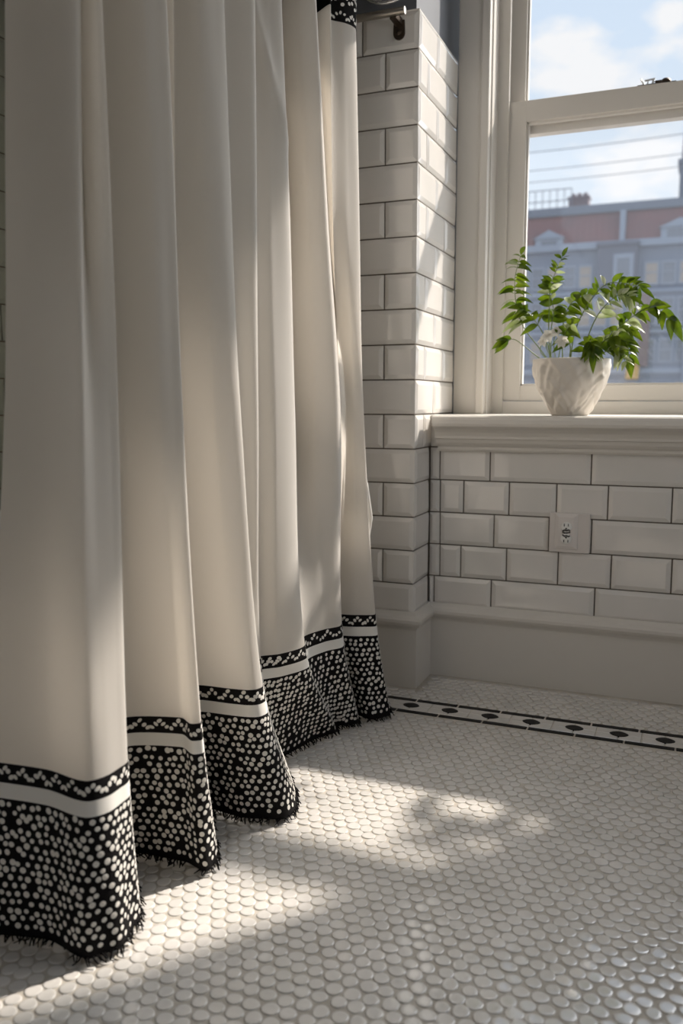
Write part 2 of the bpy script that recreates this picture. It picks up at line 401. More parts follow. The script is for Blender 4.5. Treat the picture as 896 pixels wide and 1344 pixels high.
for (a, b, c, d) in ((W2[0], W2[0] + .05, W2[2], W2[3]), (W2[1] - .05, W2[1], W2[2], W2[3]), (W2[0], W2[1], W2[2], W2[2] + .05), (W2[0], W2[1], W2[3] - .05, W2[3]), (W2[0], W2[1], 1.52, 1.57)):
    mb.box(a, b, YR - .09, YR - .04, c, d, .003)
struct(mb.build('fill_window_rear', M['trim']))
mb = MB()
for (a, b, c, d) in ((W3[0] - .05, W3[0] + .03, W3[2] - .05, W3[3] + .05), (W3[1] - .03, W3[1] + .05, W3[2] - .05, W3[3] + .05), (W3[0], W3[1], W3[2] - .05, W3[2] + .03), (W3[0], W3[1], W3[3] - .03, W3[3] + .05), (1.465, 1.495, W3[2], W3[3])):
    mb.box(XR - .015, XR + .03, a, b, c, d, .003)
struct(mb.build('fill_window_side', M['trim']))
mb = MB(); mb.box(XL - .1, XR + .1, YR - .12, 2.80, ZC, ZC + .1)
struct(mb.build('ceiling', M['ceilpaint']))

# baseboard round the pier and under the window
mb = MB()
prof = [(-0.004, 0.0), (0.013, 0.0), (0.013, 0.158), (0.016, 0.165), (0.023, 0.171), (0.027, 0.179), (0.027, 0.187), (0.022, 0.194), (0.014, 0.198), (0.006, 0.205), (-0.004, 0.205)]
sweep(mb, [(-0.93, PF), (RX, PF), (RX, BY), (XR, BY)], prof)
struct(mb.build('baseboard_back', M['trim']), 'tall cream baseboard with a rounded cap under the window', 'baseboard')

# window sill: board and moulded nose
mb = MB()
mb.box(RX + 0.001, XR, BY - 0.002, 2.60, 0.694, 0.7245, 0.0015)
nose = [(BY, .628), (2.263, .628), (2.258, .634), (2.258, .641), (2.250, .645), (2.243, .652), (2.239, .661), (2.233, .664), (2.233, .670), (2.228, .680), (2.219, .689), (2.214, .692), (2.206, .693), (2.200, .697), (2.197, .704), (2.197, .714), (2.200, .721), (2.206, .725), (BY, .725)]
mb.prism(nose, 'x', -0.645, XR)
struct(mb.build('trim_1', M['trim']), 'deep cream window sill with stepped moulding below its edge', 'window sill')

# the double hung window
win = bpy.data.objects.new('window_1', None); SC.collection.objects.link(win); win.location = (0.03, 2.6, 0.725); struct(win, 'tall cream double hung window above the sill', 'window')
WL, WR, WT = -0.584, 0.69, 2.50
mb = MB()
for s_, xa, xb in ((1, RX + .001, WL), (-1, WR, XR)):
    if s_ > 0:
        mb.box(xa, xb - .018, WY, WY + .03, .725, 2.60, .003); mb.box(xb - .020, xb + .004, WY - .007, WY + .03, .725, 2.50, .004)
    else:
        mb.box(xa + .018, xb, WY, WY + .03, .725, 2.60, .003); mb.box(xa - .004, xa + .020, WY - .007, WY + .03, .725, 2.50, .004)
mb.box(RX + .001, XR, WY - .004, WY + .03, 2.50, 2.60, .003)
mb.build('casing', M['trim'], win)
mb = MB()
mb.box(WL - .02, WL + .008, WY + .02, 2.76, .725, WT, .001); mb.box(WR - .008, WR + .02, WY + .02, 2.76, .725, WT, .001)
mb.box(WL, WR, WY + .02, 2.76, WT - .01, WT + .02, .001)
mb.box(WL + .006, WL + .040, 2.595, 2.611, .725, WT, .0015); mb.box(WR - .040, WR - .006, 2.595, 2.611, .725, WT, .0015)
mb.box(WL + .006, WL + .026, 2.6465, 2.6505, .725, WT); mb.box(WR - .026, WR - .006, 2.6465, 2.6505, .725, WT)
mb.box(WL + .006, WR - .006, 2.600, 2.76, .722, .762, .002)
mb.build('frame', M['trim'], win)
def sash(name, x0, x1, y0, y1, z0, z1, st, br, tr, glassmat):
    m = MB()
    m.box(x0, x0 + st, y0, y1, z0, z1, .0015); m.box(x1 - st, x1, y0, y1, z0, z1, .0015)
    m.box(x0 + st, x1 - st, y0, y1, z0, z0 + br, .0015); m.box(x0 + st, x1 - st, y0, y1, z1 - tr, z1, .0015)
    yc = (y0 + y1) / 2 ; q = .006                       # glazing beads
    m.box(x0 + st, x0 + st + q, yc - .008, yc + .008, z0 + br, z1 - tr, .001); m.box(x1 - st - q, x1 - st, yc - .008, yc + .008, z0 + br, z1 - tr, .001)
    m.box(x0 + st, x1 - st, yc - .008, yc + .008, z0 + br, z0 + br + q, .001); m.box(x0 + st, x1 - st, yc - .008, yc + .008, z1 - tr - q, z1 - tr, .001)
    o = m.build(name, M['trim'], win)
    g = MB(); g.box(x0 + st - .004, x1 - st + .004, yc - .0015, yc + .0015, z0 + br - .004, z1 - tr + .004)
    po = g.build('pane', glassmat); po.parent = o; po.location = (0, 0, 0)
    return o
sash('lower_sash', WL + .037, WR - .037, 2.611, 2.646, .763, 1.621, .052, .045, .058, M['hazyglass'])
sash('upper_sash', WL + .026, WR - .026, 2.651, 2.686, 1.538, 2.488, .050, .060, .050, M['glass'])
mb = MB()                                               # sash lock on the meeting rail
mb.box(-0.195, -0.095, 2.618, 2.642, 1.621, 1.625, .001, 1)
mb.tube([(-0.178, 2.63, 1.625), (-0.182, 2.63, 1.634), (-0.187, 2.63, 1.643)], [.0035, .003, .0022], 8, 0)
mb.tube([(-0.177, 2.63, 1.638), (-0.150, 2.63, 1.640)], .0026, 8, 0)
mb.tube([(-0.157, 2.63, 1.625), (-0.152, 2.63, 1.641)], .0035, 8, 0); mb.tube([(-0.169, 2.63, 1.625), (-0.168, 2.63, 1.639)], .002, 8, 0)
mb.lathe([(0.0, .013), (.008, .012), (.0135, .007), (.015, .001), (.015, 0)], (-0.122, 2.63, 1.625), 16, 1)
mb.box(-0.150, -0.118, 2.624, 2.636, 1.628, 1.634, .002, 1)
mb.build('sash_lock', [M['chrome'], M['bronze']], win)

# ------------------------------------------------------------------ curtain
LV = [0.0, .25, .75, 1.15, 1.62]
FOLDS = [  # (x, y) of the cloth at heights 0, .25, .75, 1.15, 1.62
  [(-0.930,0.851),(-0.900,0.874),(-0.860,0.903),(-0.860,0.931),(-0.860,0.960)],  # E0
  [(-0.809,0.877),(-0.800,0.882),(-0.800,0.914),(-0.800,0.936),(-0.810,0.973)],  # A0
  [(-0.729,0.866),(-0.726,0.872),(-0.729,0.899),(-0.760,0.954),(-0.770,0.988)],  # A
  [(-0.704,0.892),(-0.709,0.896),(-0.735,0.929),(-0.800,1.008),(-0.820,1.052)],  # VA
  [(-0.705,0.932),(-0.708,0.925),(-0.728,0.952),(-0.748,0.981),(-0.770,1.007)],  # M1
  [(-0.719,0.972),(-0.715,0.951),(-0.722,0.965),(-0.740,0.986),(-0.765,1.010)],  # S1
  [(-0.830,1.117),(-0.820,1.079),(-0.800,1.057),(-0.820,1.078),(-0.830,1.082)],  # V1
  [(-0.745,1.128),(-0.740,1.120),(-0.730,1.075),(-0.750,1.095),(-0.770,1.110)],  # M2
  [(-0.697,1.120),(-0.705,1.102),(-0.718,1.093),(-0.735,1.109),(-0.765,1.139)],  # M2b
  [(-0.690,1.144),(-0.695,1.113),(-0.710,1.105),(-0.730,1.125),(-0.760,1.153)],  # S2
  [(-0.730,1.205),(-0.735,1.169),(-0.760,1.174),(-0.780,1.193),(-0.790,1.193)],  # VC
  [(-0.790,1.295),(-0.785,1.240),(-0.785,1.209),(-0.760,1.177),(-0.770,1.207)],  # C
  [(-0.800,1.306),(-0.800,1.264),(-0.810,1.247),(-0.800,1.229),(-0.820,1.270)],  # V2
  [(-0.711,1.301),(-0.725,1.273),(-0.735,1.235),(-0.750,1.247),(-0.770,1.269)],  # M3
  [(-0.660,1.323),(-0.690,1.283),(-0.710,1.254),(-0.730,1.270),(-0.760,1.305)],  # M3b
  [(-0.650,1.373),(-0.685,1.305),(-0.705,1.274),(-0.730,1.295),(-0.760,1.326)],  # S3
  [(-0.730,1.500),(-0.760,1.424),(-0.770,1.377),(-0.790,1.390),(-0.810,1.404)],  # V3
  [(-0.765,1.536),(-0.765,1.450),(-0.745,1.409),(-0.755,1.430),(-0.770,1.459)],  # E
  [(-0.778,1.544),(-0.775,1.462),(-0.775,1.457),(-0.790,1.487),(-0.810,1.525)],  # VE
  [(-0.763,1.665),(-0.745,1.493),(-0.745,1.484),(-0.765,1.516),(-0.785,1.544)],  # MF
  [(-0.730,1.740),(-0.725,1.562),(-0.735,1.544),(-0.750,1.558),(-0.770,1.568)],  # F
  [(-0.740,1.778),(-0.752,1.621),(-0.845,1.767),(-0.850,1.753),(-0.860,1.739)],  # VF
  [(-0.722,1.790),(-0.738,1.695),(-0.772,1.730),(-0.785,1.723),(-0.800,1.716)],  # MG
  [(-0.700,1.808),(-0.715,1.740),(-0.730,1.759),(-0.750,1.744),(-0.770,1.726)],  # G
  [(-0.725,1.862),(-0.757,1.833),(-0.815,1.954),(-0.820,1.898),(-0.830,1.852)],  # VG
  [(-0.720,1.859),(-0.757,1.838),(-0.810,1.952),(-0.760,1.801),(-0.775,1.822)],  # H
  [(-0.715,1.856),(-0.752,1.835),(-0.800,1.942),(-0.785,1.856),(-0.805,1.883)],  # VH
  [(-0.675,1.843),(-0.715,1.844),(-0.742,1.876),(-0.758,1.891),(-0.780,1.921)],  # MI
  [(-0.652,1.893),(-0.680,1.864),(-0.720,1.888),(-0.745,1.925),(-0.770,1.962)],  # I
  [(-0.700,1.995),(-0.720,1.935),(-0.750,1.936),(-0.780,1.985),(-0.800,2.009)],  # End
]

NF = len(FOLDS)
def lagr(zs, ps, z):
    """monotone-ish cubic (Hermite with finite-difference slopes), linear above the top level"""
    n = len(zs)
    sl = []
    for i in range(n):
        a, b = max(i - 1, 0), min(i + 1, n - 1); sl.append((ps[b] - ps[a]) / (zs[b] - zs[a]))
    if z >= zs[-1]: return ps[-1] + sl[-1] * 0.4 * (z - zs[-1])
    i = max(j for j in range(n - 1) if zs[j] <= z + 1e-9)
    h = zs[i + 1] - zs[i]; t = (z - zs[i]) / h
    return (2*t**3 - 3*t*t + 1) * ps[i] + (t**3 - 2*t*t + t) * h * sl[i] + (-2*t**3 + 3*t*t) * ps[i+1] + (t**3 - t*t) * h * sl[i+1]
_c = {}
def level(z):
    k = round(z, 5)
    if k not in _c: _c[k] = [(lagr(LV, [q[0] for q in f], z), lagr(LV, [q[1] for q in f], z)) for f in FOLDS]
    return _c[k]
def gauss(d, w): return math.exp(-(d / w) ** 2)
def cloth(u, z):
    L = level(z); u = min(max(u, 0), NF - 1.00001); i = int(u); t = u - i
    p0, p1, p2, p3 = L[max(i - 1, 0)], L[i], L[i + 1], L[min(i + 2, NF - 1)]
    o = []
    for a in (0, 1):
        d1 = math.hypot(p2[0] - p1[0], p2[1] - p1[1]) + 1e-6
        da = math.hypot(p1[0] - p0[0], p1[1] - p0[1]) + 1e-6; db = math.hypot(p3[0] - p2[0], p3[1] - p2[1]) + 1e-6
        m1 = (p2[a] - p0[a]) / (d1 + da) * d1 if i > 0 else p2[a] - p1[a]
        m2 = (p3[a] - p1[a]) / (d1 + db) * d1 if i < NF - 2 else p2[a] - p1[a]
        o.append((2*t**3 - 3*t*t + 1) * p1[a] + (t**3 - 2*t*t + t) * m1 + (-2*t**3 + 3*t*t) * p2[a] + (t**3 - t*t) * m2)
    # a soft pinch near the top of the sunlit fold and slight hanging waves
    w = 0.0
    if 1.2 < z < 1.66:
        s = (1.60 - z) / 0.34; ur = 18.0 + 2.0 * max(0, s) ** 2.2
        w += 0.020 * gauss(u - ur, 0.42) * max(0, math.sin(math.pi * min(max((1.64 - z) / 0.42, 0), 1)))
    w += 0.0022 * math.sin(u * 1.9 + z * 5.0) * math.sin(z * 2.2 + u)
    w += 0.0035 * gauss(z - 0.0, 0.10) * math.sin(u * 4.1)
    return Vector((o[0] + w * 0.75, o[1] - w * 0.55, z))
SUB = 14
US = [i / SUB for i in range((NF - 1) * SUB + 1)]
ARC = [0.0]
for a, b in zip(US, US[1:]): ARC.append(ARC[-1] + (cloth(b, 0.12) - cloth(a, 0.12)).length)
def u_at(s):
    lo, hi = 0, len(ARC) - 1
    while hi - lo > 1:
        m = (lo + hi) // 2
        if ARC[m] <= s: lo = m
        else: hi = m
    return US[lo] + (US[hi] - US[lo]) * (s - ARC[lo]) / max(1e-9, ARC[hi] - ARC[lo])
def cl_n(u, z):
    a = cloth(u + .03, z) - cloth(u - .03, z); b = cloth(u, z + .01) - cloth(u, max(z - .01, 0)); return a.cross(b).normalized()
def cloth_part(mb, z0, z1, nz, off=0.0, mi=0):
    vs = []
    for k in range(nz + 1):
        z = z0 + (z1 - z0) * k / nz
        for u in US:
            p = cloth(u, z)
            vs.append(p + cl_n(u, z) * off if off else p)
    n = len(US)
    mb.add(vs, [(k * n + j, k * n + j + 1, (k + 1) * n + j + 1, (k + 1) * n + j) for k in range(nz) for j in range(n - 1)], mi, True)
def dot(mb, s, z, ra, rb, ang, off, mi, k=9):
    u = u_at(s); c = cloth(u, z); n = cl_n(u, z)
    t = (cloth(min(u + .02, NF - 1), z) - cloth(max(u - .02, 0), z)).normalized(); b = n.cross(t).normalized()
    if b.z < 0: b = -b
    vs = [c + n * (off * 1.7)]
    for j in range(k):
        a = 2 * math.pi * j / k; x, y = ra * math.cos(a), rb * math.sin(a)
        vs.append(c + t * (x * math.cos(ang) - y * math.sin(ang)) + b * (x * math.sin(ang) + y * math.cos(ang)) + n * off)
    mb.add(vs, [(0, 1 + j, 1 + (j + 1) % k) for j in range(k)], mi, True)
LEN = ARC[-1]
cur = thing('shower_curtain', (-0.74, 1.42, 0.0), 'long cream cotton curtain with black and white dotted hem in front of bathtub', 'curtain')
ZB, ZR0, ZR1, ZS = 0.012, 0.212, 0.234, 0.262
ZH0, ZH1, ZH2 = 1.612, 1.640, 1.79
mb = MB(); cloth_part(mb, ZS, ZH0, 46); mb.build('cloth_panel', M['cloth'], cur, False)
mb = MB(); cloth_part(mb, ZR0, ZR1, 2, 0.0012); mb.build('ribbon', M['ribbon'], cur, False)['label'] = 'plain white ribbon above the dotted hem'
rng = random.Random(5)
def zigzag(mb, z0, z1):
    s = 0.004
    i = 0
    while s < LEN - .004:
        ph = (i % 5) / 5; tri = abs(2 * ph - 1)
        dot(mb, s, z0 + (z1 - z0) * (0.24 + 0.52 * tri) + rng.gauss(0, .0009), .0044 * rng.uniform(.8, 1.15), .0032 * rng.uniform(.85, 1.15), (0.7 if ph < .5 else -0.7) + rng.gauss(0, .3), .0009, 1)
        s += rng.uniform(.0056, .0074); i += 1
mb = MB(); cloth_part(mb, ZR1, ZS, 2, 0.0004, 0); zigzag(mb, ZR1, ZS); mb.build('zigzag_band', [M['blackcloth'], M['dot']], cur, False)['label'] = 'narrow black band with white zigzag stitching'
mb = MB(); cloth_part(mb, ZB, ZR0, 12, 0.0004, 0)
z = ZB + .016; k = 0
while z < ZR0 - .006:
    s = .004 + (.0068 if k % 2 else 0)
    while s < LEN - .003:
        if rng.random() > .02:
            r = .0044 * rng.uniform(.82, 1.12)
            dot(mb, s + rng.gauss(0, .0017), z + rng.gauss(0, .0015), r * rng.uniform(.9, 1.1), r, rng.uniform(0, 3), .0010, 1)
        s += .0134
    z += .0117; k += 1
mb.build('dotted_border', [M['blackcloth'], M['dot']], cur, False)['label'] = 'black border scattered with white dots'
mb = MB(); cloth_part(mb, ZH0, ZH2, 6, 0.0006, 0); zigzag(mb, ZH0, ZH1)
s = .02
while s < LEN - .02:                                    # rosettes of the heading band
    for rr, kk in ((.0, 1), (.0125, 7)):
        for j in range(kk):
            a = 6.283 * j / kk
            dot(mb, s + rr * math.cos(a), 1.672 + rr * math.sin(a) * 1.25, .0042, .0042, 0, .0012, 1)
    for zz in (1.650, 1.694): dot(mb, s + .021, zz, .0055, .004, .4, .0012, 1)
    dot(mb, s + .021, 1.672, .0035, .009, .5, .0012, 1)
    s += .042
mb.build('heading_band', [M['blackcloth'], M['dot']], cur, False)['label'] = 'black patterned heading band at the top'
mb = MB(); s = 0.0
while s < LEN:
    u = u_at(s); p = cloth(u, ZB + .003); n = cl_n(u, .03); n.z = 0
    if n.length < .1: n = Vector((1, 0, 0))
    n.normalize(); 
    if n.x < -.2: n = -n
    t = Vector((-n.y, n.x, 0)); ln = rng.uniform(.005, .012); sw = rng.uniform(-.9, .9)
    d = (n * rng.uniform(.2, 1.0) + t * sw).normalized()
    p1 = p + d * ln * .5 + Vector((0, 0, rng.uniform(-.006, .001))); p2 = p + d * ln + t * rng.uniform(-.006, .006)
    p1.z = max(p1.z, .0045); p2.z = rng.uniform(.0035, .009)
    mb.tube([p, p1, p2], [.0014, .0013, .0008], 4, 0, False)
    s += rng.uniform(.0028, .0046)
o = mb.build('fringe', M['fringe'], cur); o['label'] = 'short ragged black fringe'; o['kind'] = 'stuff'

mb = MB(); mb.tube([(-0.752, 1.938, .66), (-.748, 1.945, .62), (-.735, 1.947, .56), (-.722, 1.946, .48), (-.729, 1.942, .42), (-.722, 1.94, .34), (-.715, 1.937, .264)], [.002, .004, .0055, .005, .004, .004, .004], 8)
mb.build('side_hem', M['ribbon'], cur)['label'] = 'loose white hem along the far edge'
# ------------------------------------------------------------------ curtain rod
rod = thing('curtain_rod', (-0.79, 2.13, 1.69), 'brushed metal rod with curled chrome end on tiled wall above curtain edge', 'rod')
mb = MB(); mb.tube([(-0.79, -1.19, 1.775), (-0.79, 2.14, 1.775)], .011, 14); mb.build('pole', M['nickel'], rod)
mb = MB(); mb.lathe([(0, -.012), (.020, -.012), (.027, -.006), (.028, 0)], (-0.79, PF + .0115, 1.775), 24, 0, 'y'); mb.build('flange', M['nickel'], rod)
mb = MB(); mb.tube([(-0.98, 2.085, 1.690), (-0.692, 2.085, 1.690)], .0092, 14); mb.build('crossbar', M['nickel'], rod)
mb = MB()
el = [(-0.694, 2.085, 1.690)] + [(-0.694 + .022 * math.sin(a), 2.085, 1.712 - .022 * math.cos(a)) for a in [k * math.pi / 16 for k in range(9)]] + [(-0.672, 2.085, 1.74)]
mb.tube(el, .0105, 14)
lp = [(-0.728 + .062 * math.cos(a), 2.060, 1.745 + .042 * math.sin(a)) for a in [math.pi + k * math.pi / 14 for k in range(15)]]
mb.tube(lp, .004, 10); mb.tube([(q[0] - .012, q[1] - .006, q[2] + .008) for q in lp], .003, 8)
top = [(-0.672, 2.085, 1.735), (-0.675, 2.08, 1.765), (-0.70, 2.07, 1.778), (-0.79, 2.06, 1.775)]
mb.tube(top, .0095, 12)
o = mb.build('curled_end', M['chrome'], rod); o['label'] = 'curled polished chrome end'
mb = MB()
pl = [(-0.7365, 1.690), (-0.7095, 1.690), (-0.7085, 1.668)] + [(-0.723 + .0145 * math.cos(a), 1.660 + .0150 * math.sin(a)) for a in [0 - k * math.pi / 10 for k in range(11)]] + [(-0.7375, 1.668)]
mb.prism(pl, 'y', PF - .007, PF + .003, 0)
mb.box(-0.732, -0.714, 2.085, PF - .003, 1.676, 1.694, .003, 0)
mb.lathe([(0, -.0125), (.004, -.0125), (.0065, -.010), (.007, -.006)], (-0.723, PF, 1.661), 14, 0, 'y')
o = mb.build('bracket', M['bronze'], rod); o['label'] = 'dark bronze wall bracket with a screw'

# ------------------------------------------------------------------ bathtub behind the curtain
tub = thing('bathtub', (-1.23, 1.35, 0), 'white bathtub just visible past the left edge of the curtain', 'bathtub')
def rrect(x0, x1, y0, y1, r, z, k=6):
    o = []
    for cx, cy, a0 in ((x1 - r, y1 - r, 0), (x0 + r, y1 - r, 90), (x0 + r, y0 + r, 180), (x1 - r, y0 + r, 270)):
        for j in range(k + 1):
            a = R(a0 + 90 * j / k); o.append((cx + r * math.cos(a), cy + r * math.sin(a), z))
    return o
rings = [rrect(-1.44, -1.02, .72, 1.98, .14, .0), rrect(-1.45, -1.01, .70, 2.00, .15, .03), rrect(-1.50, -.96, .62, 2.06, .18, .30), rrect(-1.525, -.935, .585, 2.09, .20, .455),
         rrect(-1.545, -.915, .565, 2.105, .21, .475), rrect(-1.55, -.910, .56, 2.11, .21, .490), rrect(-1.545, -.915, .565, 2.105, .21, .502), rrect(-1.52, -.94, .59, 2.08, .20, .505),
         rrect(-1.505, -.955, .605, 2.065, .19, .495), rrect(-1.48, -.98, .65, 2.03, .17, .30), rrect(-1.44, -1.02, .72, 1.97, .13, .12), rrect(-1.38, -1.08, .82, 1.88, .10, .09)]
mb = MB(); n = len(rings[0])
mb.add([p for q in rings for p in q], [(i * n + j, i * n + (j + 1) % n, (i + 1) * n + (j + 1) % n, (i + 1) * n + j) for i in range(len(rings) - 1) for j in range(n)], 0, True)
mb.add(rings[0] + rings[-1], [tuple(range(n))[::-1], tuple(range(n, 2 * n))], 0)
mb.build('basin', M['enamel'], tub)
mb = MB(); mb.lathe([(0, .004), (.018, .004), (.024, 0)], (-1.23, 1.78, .0905), 20); mb.build('drain', M['chrome'], tub)

# ------------------------------------------------------------------ wall outlet
out = thing('wall_outlet', (-0.292, BY - .004, .42), 'pale electrical outlet plate on the tiles below the window sill', 'outlet')
OX0, OX1, OZ0, OZ1 = -0.343, -0.240, .370, .474
mb = MB(); mb.box(OX0, OX1, BY - .0075, BY + .003, OZ0, OZ1, .0025); o = mb.build('surround', M['plateedge'], out)
mb = MB()
a, b, c, d = -0.329, -0.270, .378, .473
yf, yb = BY - .0125, BY - .0070
vs = []
for i, yy in ((0, yb), (0.001, yb - .002), (.010, yf), (.012, yf)):
    vs += [(a + i, yy, c + i), (b - i, yy, c + i), (b - i, yy, d - i), (a + i, yy, d - i)]
mb.add(vs, [(r * 4 + j, r * 4 + (j + 1) % 4, r * 4 + 4 + (j + 1) % 4, r * 4 + 4 + j) for r in range(3) for j in range(4)] + [(12, 13, 14, 15)])
mb.build('cover_plate', M['plate'], out)
for cz in (.4375, .4075):
    mb = MB(); mb.lathe([(0, -.0035), (.0125, -.0035), (.0138, -.0025), (.0140, 0)], (-0.2985, yf, cz), 24, 0, 'y')
    sk = mb.build('socket', M['socket'], out)
    up = 1 if cz > .42 else -1
    mb = MB()
    for sx in (-.0052, .0052): mb.box(-0.2985 + sx - .0011, -0.2985 + sx + .0011, yf - .0042, yf - .003, cz + up * .006 - .0035, cz + up * .006 + .0035)
    mb.lathe([(0, -.0042), (.0024, -.0042), (.0024, -.003)], (-0.2985, yf, cz - up * .0035), 12, 0, 'y')
    # worn black smudges round the holes
    w = [(-.009, -up * .010), (-.004, -up * .0068), (.001, -up * .0088), (.006, -up * .0062), (.010, -up * .0085)]
    mb.tube([(-0.2985 + p, yf - .0034, cz + q) for p, q in w], .0021, 6)
    g = mb.build('slots', M['black']); g.parent = sk
mb = MB(); mb.tube([(-0.308, yf - .0012, .4245), (-0.3015, yf - .0012, .4215), (-0.2975, yf - .0015, .4235), (-0.288, yf - .0012, .4255)], .0018, 6); mb.lathe([(0, -.0025), (.0032, -.002), (.0036, 0)], (-0.2985, yf, .4225), 12, 0, 'y')
o = mb.build('centre_screw', M['black'], out)

# ------------------------------------------------------------------ potted plant
PC = Vector((-0.307, 2.312, 0.7245))
pp = thing('potted_plant', PC, 'green leafy plant in a wrinkled white ceramic bowl on the window sill', 'plant')
prng = random.Random(4)
cre = [(prng.uniform(0, 6.28), prng.uniform(.01, .14), prng.uniform(-2.2, 2.2), prng.uniform(.05, .10), prng.choice((-1, 1)) * prng.uniform(.0018, .0045)) for _ in range(110)]
def wrinkle(r, h, t):
    w = 0.0
    for (a, hh, sl, wd, am) in cre:
        d = (t - a - sl * (h - hh) * 7 + math.pi) % (2 * math.pi) - math.pi
        w += am * math.exp(-(d / wd) ** 2) * math.exp(-((h - hh) / .030) ** 2)
    return r + w * min(1, h / .02) + (0.0012 * math.sin(3 * t + .6) if h > .1 else 0)
mb = MB()
pr = [(.0, .0), (.044, .0), (.047, .003)]
for k in range(1, 37):
    t = k / 36; pr.append((.047 + .051 * math.sin(t * math.pi / 2) ** 0.95, .003 + .139 * t))
full = pr + [(.0975, .1445), (.0945, .1455), (.0915, .144), (.0905, .135)] + [(.087, .11), (.0, .108)]
mb.lathe(full, PC, 144, 0, 'z', wrinkle)
mb.build('pot', M['pot'], pp)
mb = MB(); mb.lathe([(.0885, .122), (.06, .127), (.03, .130), (.0, .131)], PC, 32, 0, 'z', lambda r, h, t: r * (1 + .0 * t)); mb.build('soil', M['soil'], pp)
def leaf(mb, base, d, n, L, W, droop=0.25, mi=0, k=6):
    d = d.normalized(); n = (n - d * n.dot(d)).normalized(); s = d.cross(n)
    vs = []
    for i in range(k + 1):
        t = i / k; w = W * .5 * (math.sin(math.pi * t ** .75) ** .9 if 0 < t < 1 else 0.02)
        c = base + d * L * t - Vector((0, 0, 1)) * droop * L * t * t
        vs += [c + s * w + n * w * .35, c, c - s * w + n * w * .35]
    mb.add(vs, [(i * 3 + j, i * 3 + j + 1, i * 3 + 4 + j, i * 3 + 3 + j) for i in range(k) for j in (0, 1)], mi, True)
def smooth_path(pts, n):
    pts = [Vector(p) for p in pts]; o = []
    for k in range(n + 1):
        x = k / n * (len(pts) - 1); i = min(int(x), len(pts) - 2); t = x - i
        p0, p1, p2, p3 = pts[max(i - 1, 0)], pts[i], pts[i + 1], pts[min(i + 2, len(pts) - 1)]
        o.append(0.5 * ((2 * p1) + (p2 - p0) * t + (2 * p0 - 5 * p1 + 4 * p2 - p3) * t * t + (3 * p1 - p0 - 3 * p2 + p3) * t ** 3))
    return o
SOIL = (-0.31, 2.312, .852)
def frond(pts, n, start, L, W, droop, r=.0019, mi=0, ang=1.0, tip=True, bias=None):
    path = smooth_path(pts, 40); n = int(n * 1.3 + .5); L *= 1.24; W *= 1.32
    m = MB(); m.tube(path, [r * (1 - .6 * i / 40) for i in range(41)], 6); st = m.build('stem', M['stem'], pp)
    m = MB()
    for i in range(n):
        t = start + (1 - start) * (i + .5) / n; j = min(int(t * 40), 39); c = path[j]; d = (path[j + 1] - path[max(j - 1, 0)]).normalized()
        side = d.cross(Vector((0, -1, 0.25))).normalized()
        for sg in (1, -1):
            if prng.random() < .06: continue
            q = d * math.cos(ang) + side * sg * math.sin(ang) + Vector((prng.gauss(0, .18), prng.gauss(0, .35), prng.gauss(0, .18)))
            if bias: q = q + Vector(bias)
            nn = Vector((prng.gauss(0, .5), -1 + prng.gauss(0, .45), .55 + prng.gauss(0, .5)))
            sc = prng.uniform(.75, 1.15) * (1 - .35 * max(0, (t - .6) / .4))
            leaf(m, c, q, nn, L * sc, W * sc, droop, 1 if prng.random() < (.14 if mi == 0 else .8) else 0)
    if tip:
        d = path[-1] - path[-3]; leaf(m, path[-1], d, Vector((0, -1, .4)), L * .8, W * .8, droop, 0)
    lv = m.build('leaves', [M['leaf'], M['paleleaf']], None, False); lv.parent = st
    return st
S = lambda dx, dy=0: (SOIL[0] + dx, SOIL[1] + dy, SOIL[2])
frond([S(-.045), (-.385, 2.305, .895), (-.430, 2.298, .955), (-.450, 2.295, 1.015), (-.453, 2.288, 1.080), (-.438, 2.28, 1.135)], 13, .42, .040, .0125, .45, ang=1.15, bias=(-.25, -.1, -.2))
frond([S(-.05), (-.366, 2.31, .93), (-.366, 2.305, .995), (-.362, 2.30, 1.06), (-.335, 2.29, 1.125)], 7, .70, .036, .0105, .25, ang=.9)
frond([S(-.05, .01), (-.362, 2.32, .94), (-.358, 2.32, 1.0), (-.372, 2.31, 1.055)], 5, .45, .036, .020, .3, ang=.95)
frond([S(-.04, -.01), (-.375, 2.29, .93), (-.412, 2.285, .985), (-.436, 2.28, 1.00)], 5, .45, .038, .014, .4, ang=.9)
frond([S(-.02, .02), (-.335, 2.33, .945), (-.318, 2.335, 1.01), (-.275, 2.33, 1.035)], 5, .5, .036, .021, .45, ang=1.0)
frond([S(0), (-.300, 2.31, .94), (-.268, 2.31, 1.01), (-.225, 2.305, 1.055), (-.172, 2.295, 1.050), (-.145, 2.29, 1.040)], 10, .48, .042, .0125, .35, ang=1.05, mi=0)
frond([S(.03, -.02), (-.262, 2.285, .93), (-.235, 2.275, .985), (-.195, 2.265, 1.02), (-.165, 2.26, 1.015)], 7, .4, .038, .012, .3, mi=1, ang=.95)
frond([S(.05), (-.215, 2.305, .915), (-.180, 2.300, .955), (-.140, 2.295, .985)], 5, .35, .040, .020, .5, ang=1.0)
frond([(-.150, 2.296, .978), (-.125, 2.29, .990), (-.098, 2.285, .985), (-.068, 2.28, .955)], 3, .3, .042, .022, .5, ang=.7)
frond([S(.05, -.03), (-.235, 2.27, .90), (-.200, 2.255, .92), (-.170, 2.25, .905), (-.160, 2.245, .87)], 8, .25, .036, .020, .55, ang=1.0)
frond([S(.03, -.04), (-.265, 2.25, .90), (-.250, 2.235, .905), (-.245, 2.225, .880)], 7, .2, .034, .017, .6, ang=1.05)
